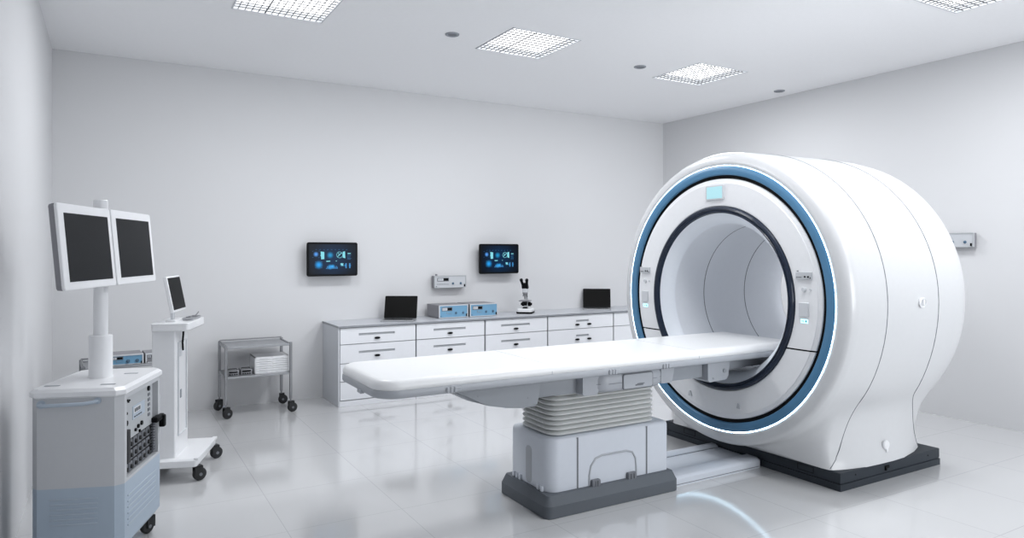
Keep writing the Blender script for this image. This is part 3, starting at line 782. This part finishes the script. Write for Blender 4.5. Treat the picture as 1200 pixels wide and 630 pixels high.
ring('bore_funnel', [(4.0, .644), (4.005, .640), (4.02, .622), (4.045, .595), (4.075, .574), (4.10, .566)], 'funnel')
ring('bore_liner', [(4.10, .566), (4.12, .564), (5.40, .564), (5.43, .572)], 'liner')
for X in (4.43, 4.93): ring('bore_seam', [(X-.003, .5645), (X-.003, .5625), (X+.003, .5625), (X+.003, .5645)], 'groove')
# front controls: y of things seen on the right (small y) and left (large y) halves
def plate(name, y0, y1, z0, z1, m, par=sc, x1=3.986, th=.01, r=.004, bev=.002):
    b = BM(); slab(b, y0, y1, z0, z1, r, [(0, -x1), (0, -(x1-th)+0), (bev, -(x1-th)+bev)], mx=Matrix(((0, 0, -1, 0), (1, 0, 0, 0), (0, 1, 0, 0), (0, 0, 0, 1))))
    return wobj(name, b, m, par)
# top display
fr = plate('status_display', 3.680, 3.860, 2.008, 2.118, 'trim', th=.012, r=.010)
plate('status_screen', 3.692, 3.848, 2.018, 2.108, 'display', fr, x1=3.975, th=.003)
b = BM(); XF = 3.9708
box(b, XF, XF+.0008, 3.768, 3.771, 2.05, 2.098); box(b, XF, XF+.0008, 3.740, 3.744, 2.06, 2.09); box(b, XF, XF+.0008, 3.755, 3.785, 2.080, 2.083)
for k in range(5): box(b, XF, XF+.0008, 3.80, 3.838-.004*k, 2.03+.014*k, 2.032+.014*k)
wobj('screen_marks', b, 'glyphdark', fr, smooth=0)
def control_cluster(ya, yb):
    # ya < yb: box width range; mini control box, knobs, keypad, lit icon
    w = yb-ya; yc = (ya+yb)/2
    bx = plate('control_box', ya, yb, 1.432, 1.482, 'facewhite', th=.012, r=.003)
    b = BM(); x = 3.973
    box(b, x, x+.002, yb-w*.45, yb-w*.08, 1.460, 1.474)
    for k in range(5): cyl(b, (x, yb-w*(.10+.07*k), 1.446), (x-.003, yb-w*(.10+.07*k), 1.446), .0025, 8)
    for k in (.62, .82): cyl(b, (x, yb-w*k, 1.450), (x-.006, yb-w*k, 1.450), .006, 12)
    box(b, x-.003, x+.002, ya+.004, ya+.009, 1.437, 1.449)
    wobj('control_marks', b, 'black', bx, smooth=0)
    b = BM(); cyl(b, (3.980, yb-.012, 1.482), (3.980, yb-.012, 1.490), .006, 12); wobj('box_knob', b, 'casegrey', bx)
    b = BM(); cyl(b, (3.986, yc, 1.365), (3.972, yc, 1.365), .018, 20, .014); wobj('rotary_knob', b, 'trim', sc)
    b = BM(); cyl(b, (3.986, yc-.048, 1.366), (3.978, yc-.048, 1.366), .007, 14); wobj('push_button', b, 'trim', sc)
    kp = plate('keypad', yc-.036, yc+.036, 1.186, 1.278, 'trim', th=.012, r=.005)
    b = BM(); x = 3.973
    box(b, x, x+.002, yc-.028, yc+.028, 1.248, 1.268)
    for r in range(3):
        for k in range(3): box(b, x, x+.002, yc-.027+.0195*k, yc-.012+.0195*k, 1.193+.018*r, 1.206+.018*r)
    wobj('keys', b, 'facewhite', kp, smooth=0)
    b = BM()
    box(b, 3.984, 3.988, yc-.028, yc+.028, 1.142, 1.168)
    ic = wobj('lit_icon', b, 'icon', sc, smooth=0)
    b = BM(); x = 3.983
    box(b, x, x+.0015, yc-.020, yc-.008, 1.148, 1.162); box(b, x, x+.0015, yc+.002, yc+.006, 1.148, 1.162); box(b, x, x+.0015, yc+.010, yc+.020, 1.152, 1.158)
    wobj('icon_marks', b, 'glyphdark', ic, smooth=0)
control_cluster(2.932, 3.052); control_cluster(4.503, 4.623)
for (y, z) in ((4.03, .495), (3.541, .488)):
    b = BM(); prism(b, [(y-.018, z-.02), (y+.018, z-.02), (y+.008, z+.02), (y-.006, z+.02)], 3.975, 3.99, 'YZ'); wobj('embossed_mark', b, 'facewhite', sc, smooth=0)
# side fittings
def side_at(px_X, z):
    best = min((surf(px_X, q/400, 0, -1) for q in range(400)), key=lambda p: abs(p.z-z)+ (0 if p.y < GY else 9)); return best
p = side_at(4.74, 1.27)
b = BM(); lathe(b, [(.002, .032), (-.012, .036), (-.016, .03), (-.006, .024), (.0, .0)], 24, 'Y', (p.x, p.y, p.z)); h_ = wobj('side_button', b, 'white', sc)
b = BM(); box(b, p.x-.008, p.x+.004, p.y-.024, p.y+.0, p.z-.02, p.z+.02, .003, 2); wobj('button_tab', b, 'white', h_)
p = side_at(4.80, .235)
b = BM(); lathe(b, [(.006, .030), (-.010, .034), (-.018, .028), (-.020, .0)], 24, 'Y', (p.x, p.y, p.z)); box(b, p.x-.01, p.x+.012, p.y-.02, p.y+.005, p.z-.05, p.z-.01, .003, 2); wobj('service_cap', b, 'white', sc)
# --- base plate ---------------------------------------------------------------
b = BM(); slab(b, 4.25, 5.462, 2.91, 4.61, .004, [(0, .0), (0, .046)], n=2); wobj('lower_plinth', b, 'darkbase', sc, smooth=30)
b = BM(); slab(b, 4.254, 5.458, 2.914, 4.606, .004, [(.006, .045), (.006, .052), (0, .053), (0, .118), (.004, .122)], n=2); up = wobj('upper_plinth', b, 'darkbase', sc, smooth=30)
b = BM()
# front access flap outline, latch on the side, screws
for (y0, y1, z0, z1) in ((3.12, 3.25, .066, .069), (3.12, 3.25, .104, .107), (3.12, 3.123, .066, .107), (3.247, 3.25, .066, .107)): box(b, 4.2525, 4.2545, y0, y1, z0, z1)
wobj('access_flap', b, 'black', up, smooth=0); b = BM()
for (y0, y1, z0, z1) in ((4.25, 4.38, .066, .069), (4.25, 4.38, .104, .107), (4.25, 4.253, .066, .107), (4.377, 4.38, .066, .107)): box(b, 4.2525, 4.2545, y0, y1, z0, z1)
wobj('access_flap', b, 'black', up, smooth=0); b = BM()
box(b, 4.755, 4.80, 2.905, 2.9145, .080, .098); box(b, 4.755, 4.768, 2.902, 2.9145, .066, .085)
wobj('side_latch', b, 'black', up, smooth=0)
for x in (4.42, 5.30): b = BM(); cyl(b, (x, 2.9145, .09), (x, 2.912, .09), .006, 10); wobj('plinth_screw', b, 'black', up, smooth=0)

# ------------------------------------------------------------------ docking rail on the floor
fr = thing('docking_rail', 'pale floor rail joining the table pedestal to the scanner plinth', 'rail', (3.80, 3.80, 0))
def rail(y0, y1, h, x0=3.348, x1=4.245, r=.03, m='housing', name='rail'):
    b = BM(); slab(b, x0, x1, y0, y1, (.004, r, .004, .004), [(0, 0), (0, .012), (-.0, h-.016), (.010, h-.006), (.018, h)], n=5); return wobj(name, b, m, fr, smooth=40)
rail(3.545, 3.70, .066, name='near_rail', r=.05); rail(3.985, 4.06, .066, name='far_rail', r=.01)
b = BM(); box(b, 3.348, 4.245, 3.70, 3.985, .0, .040); wobj('channel', b, 'housing', fr, smooth=0)
b = BM(); box(b, 3.348, 4.24, 3.700, 3.706, .0401, .0425); box(b, 3.348, 4.24, 3.979, 3.985, .0401, .0425); box(b, 3.348, 4.20, 3.5435, 3.5455, .010, .014); wobj('rail_groove', b, 'groove', fr, smooth=0)

# ------------------------------------------------------------------ patient table
pt = thing('patient_table', 'long white padded patient table on a bellows pedestal reaching into the scanner', 'table', (2.82, GY, 0))
# plinth
b = BM(); slab(b, 2.27, 3.345, 3.485, 4.075, .05, [(.004, 0), (0, .004), (0, .075), (.004, .080), (.030, .130), (.04, .132)], n=6); wobj('plinth', b, 'ped_plinth', pt, smooth=25)
# housing
b = BM(); slab(b, 2.325, 3.302, 3.548, 4.022, (.085, .03, .03, .05), [(0, .128), (0, .440), (.004, .452), (.014, .462), (.03, .464)], n=8); hs = wobj('pedestal_housing', b, 'housing', pt, smooth=40)
b = BM()
for x in (2.541, 3.106): box(b, x-.006, x+.006, 3.5465, 3.552, .132, .450)
wobj('housing_seam', b, 'groove', hs, smooth=0)
# arch recess: raised lip following an arch plus slightly recessed looking inner panel
arch = [(2.632, .135), (2.632, .20), (2.645, .255), (2.68, .298), (2.73, .312), (2.93, .312), (2.98, .298), (3.008, .255), (3.015, .20), (3.015, .135)]
b = BM(); tube(b, [(x, 3.5478, z) for x, z in arch], .007, 8); wobj('arch_lip', b, 'tray', hs)
b = BM(); prism(b, [(x, z) for x, z in arch], 3.5470, 3.550); wobj('arch_panel', b, 'housing', hs, smooth=0)
for (x0, x1) in ((2.64, 2.705), (2.93, 3.0)):
    b = BM(); slab(b, x0, x1, 3.52, 3.549, .006, [(0, .125), (0, .160), (.004, .170)], n=3); box(b, x0+.02, x0+.026, 3.514, 3.53, .13, .165); box(b, x1-.026, x1-.02, 3.514, 3.53, .13, .165); wobj('lock_clip', b, 'groove', hs)
# left end slot and small feet
b = BM(); slab(b, 3.745, 3.815, .14, .375, .03, [(0, -2.3235), (0, -2.3255), (.004, -2.327)], n=5, mx=Matrix(((0, 0, -1, 0), (1, 0, 0, 0), (0, 1, 0, 0), (0, 0, 0, 1)))); wobj('end_slot', b, 'tray', hs)
for y in (3.62, 3.66, 3.88, 3.92, 3.96):
    b = BM(); box(b, 2.312, 2.33, y-.012, y+.012, .128, .165, .003, 1); wobj('housing_foot', b, 'housing', hs, smooth=0)
# bellows
prof = [(.012, .462)]
nb = 9; z0, z1 = .464, .742
for k in range(nb):
    za = z0+(z1-z0)*k/nb; h = (z1-z0)/nb
    prof += [(.045, za+h*.02), (.008, za+h*.20), (.001, za+h*.36), (.0, za+h*.48), (.003, za+h*.60), (.012, za+h*.72), (.045, za+h*.90)]
prof += [(.03, z1)]
b = BM(); slab(b, 2.362, 3.228, 3.572, 3.985, .09, prof, n=10); wobj('bellows', b, 'bellow', pt, smooth=35)
# undercarriage
b = BM(); prism(b, [(1.62, .862), (1.66, .825), (1.74, .780), (1.86, .740), (1.98, .714), (2.10, .700), (2.19, .697), (2.225, .862)], 3.47, 4.05); bmesh.ops.bevel(b, geom=[e for e in b.edges if abs(e.verts[0].co.y-e.verts[1].co.y) < 1e-6 and max(v.co.z for v in e.verts) < .86], offset=.018, segments=3, affect='EDGES'); ff = wobj('front_fairing', b, 'under', pt, smooth=40)
b = BM(); prism(b, [(1.64, .852), (1.70, .818), (1.78, .835), (1.74, .852)], 3.462, 3.475); cyl(b, (1.80, 3.475, .80), (1.80, 3.468, .80), .006, 10); cyl(b, (2.13, 3.475, .755), (2.13, 3.468, .755), .006, 10); wobj('fairing_slot', b, 'slot', ff, smooth=0)
b = BM(); box(b, 2.20, 3.60, 3.52, 4.0, .735, .863, .01, 2); wobj('centre_beam', b, 'under', pt)
b = BM(); box(b, 3.55, 4.35, 3.53, 3.99, .770, .863, .01, 2); wobj('rear_beam', b, 'under', pt)
for (x0, x1, zz) in ((2.515, 2.645, .728), (3.15, 3.262, .745)):
    b = BM(); prism(b, [(x0, .863), (x1+.01, .863), (x1-.01, zz+.02), (x1-.02, zz), (x0+.01, zz), (x0, zz+.01)], 3.455, 4.065); wobj('bracket', b, 'tray', pt, smooth=30)
b = BM(); slab(b, 2.60, 3.175, 3.425, 4.095, .10, [(.03, .735), (.010, .745), (0, .765), (0, .820), (.015, .855), (.02, .863)], n=8); mb = wobj('motor_cover', b, 'tray', pt, smooth=50)
b = BM(); slab(b, 2.805, 3.045, .748, .838, .014, [(0, -.0), (0, .006), (.002, .008)], n=4, mx=T(0, 3.426, 0) @ Matrix.Rotation(math.radians(90), 4, 'X')); wobj('hatch', b, 'tray', mb)
b = BM()
ol = rrect(2.801, 3.049, .744, .842, .016, 4)
tube(b, [(x, 3.4235, z) for x, z in ol], .0022, 6, closed=True)
tube(b, [(2.61, 3.46, .79), (2.66, 3.436, .79), (2.70, 3.4245, .79), (2.80, 3.4245, .79)], .0016, 6); tube(b, [(3.05, 3.4245, .795), (3.08, 3.4245, .795), (3.12, 3.437, .795), (3.16, 3.462, .795)], .0016, 6)
box(b, 2.90, 2.965, 3.415, 3.419, .762, .770, .001, 1); box(b, 2.915, 2.975, 3.415, 3.419, .771, .776, .001, 1)
wobj('hatch_outline', b, 'groove', mb)
b = BM(); prism(b, [(3.60, .863), (3.82, .863), (3.80, .735), (3.78, .712), (3.62, .705), (3.60, .72)], 3.475, 4.045); rb = wobj('rear_bracket', b, 'tray', pt, smooth=30)
b = BM(); cyl(b, (3.76, 3.476, .775), (3.76, 3.468, .775), .015, 14); cyl(b, (3.65, 3.476, .73), (3.65, 3.47, .73), .006, 10); wobj('rear_bracket_bolt', b, 'under', rb)
b = BM(); prism(b, [(3.80, .863), (4.40, .863), (4.30, .80), (4.05, .76), (3.80, .75)], 3.56, 3.96); wobj('rear_fairing', b, 'under', pt, smooth=30)
# tray and pad
TX0, TX1, TY0, TY1 = 1.185, 4.45, 3.388, 4.132
b = BM(); slab(b, TX0, TX1, TY0, TY1, (.13, .05, .05, .13), [(.05, .850), (.014, .852), (.003, .858), (0, .866), (.0, .892), (.004, .897)], n=12); ty = wobj('table_tray', b, 'tray', pt, smooth=40)
b = BM(); slab(b, TX0, TX1, TY0, TY1, (.13, .05, .05, .13), [(.008, .895), (.003, .899), (.003, .918), (.008, .932), (.018, .943), (.030, .9490), (.045, .9505)], n=12); pd = wobj('mattress_pad', b, 'pad', pt, smooth=60)
for x in (2.245, 3.43): 
    b = BM()
    box(b, x, x+.003, TY0+.04, TY1-.04, .9500, .9510)
    box(b, x, x+.003, TY0+.001, TY0+.008, .898, .915)
    wobj('pad_seam', b, 'worktop', pd, smooth=0)
for x in (1.60, 2.70, 3.14):
    b = BM()
    box(b, x-.04, x+.05, TY0-.005, TY0+.01, .862, .884, .002, 1); 
    for k in range(3): box(b, x-.035+.022*k, x-.022+.022*k, TY0-.010, TY0, .858, .888, .002, 1)
    wobj('rail_clip', b, 'tray', ty, smooth=0)
b = BM(); box(b, 1.178, 1.20, 3.66, 3.72, .845, .865, .002, 1)
wobj('end_clip', b, 'tray', ty, smooth=0)
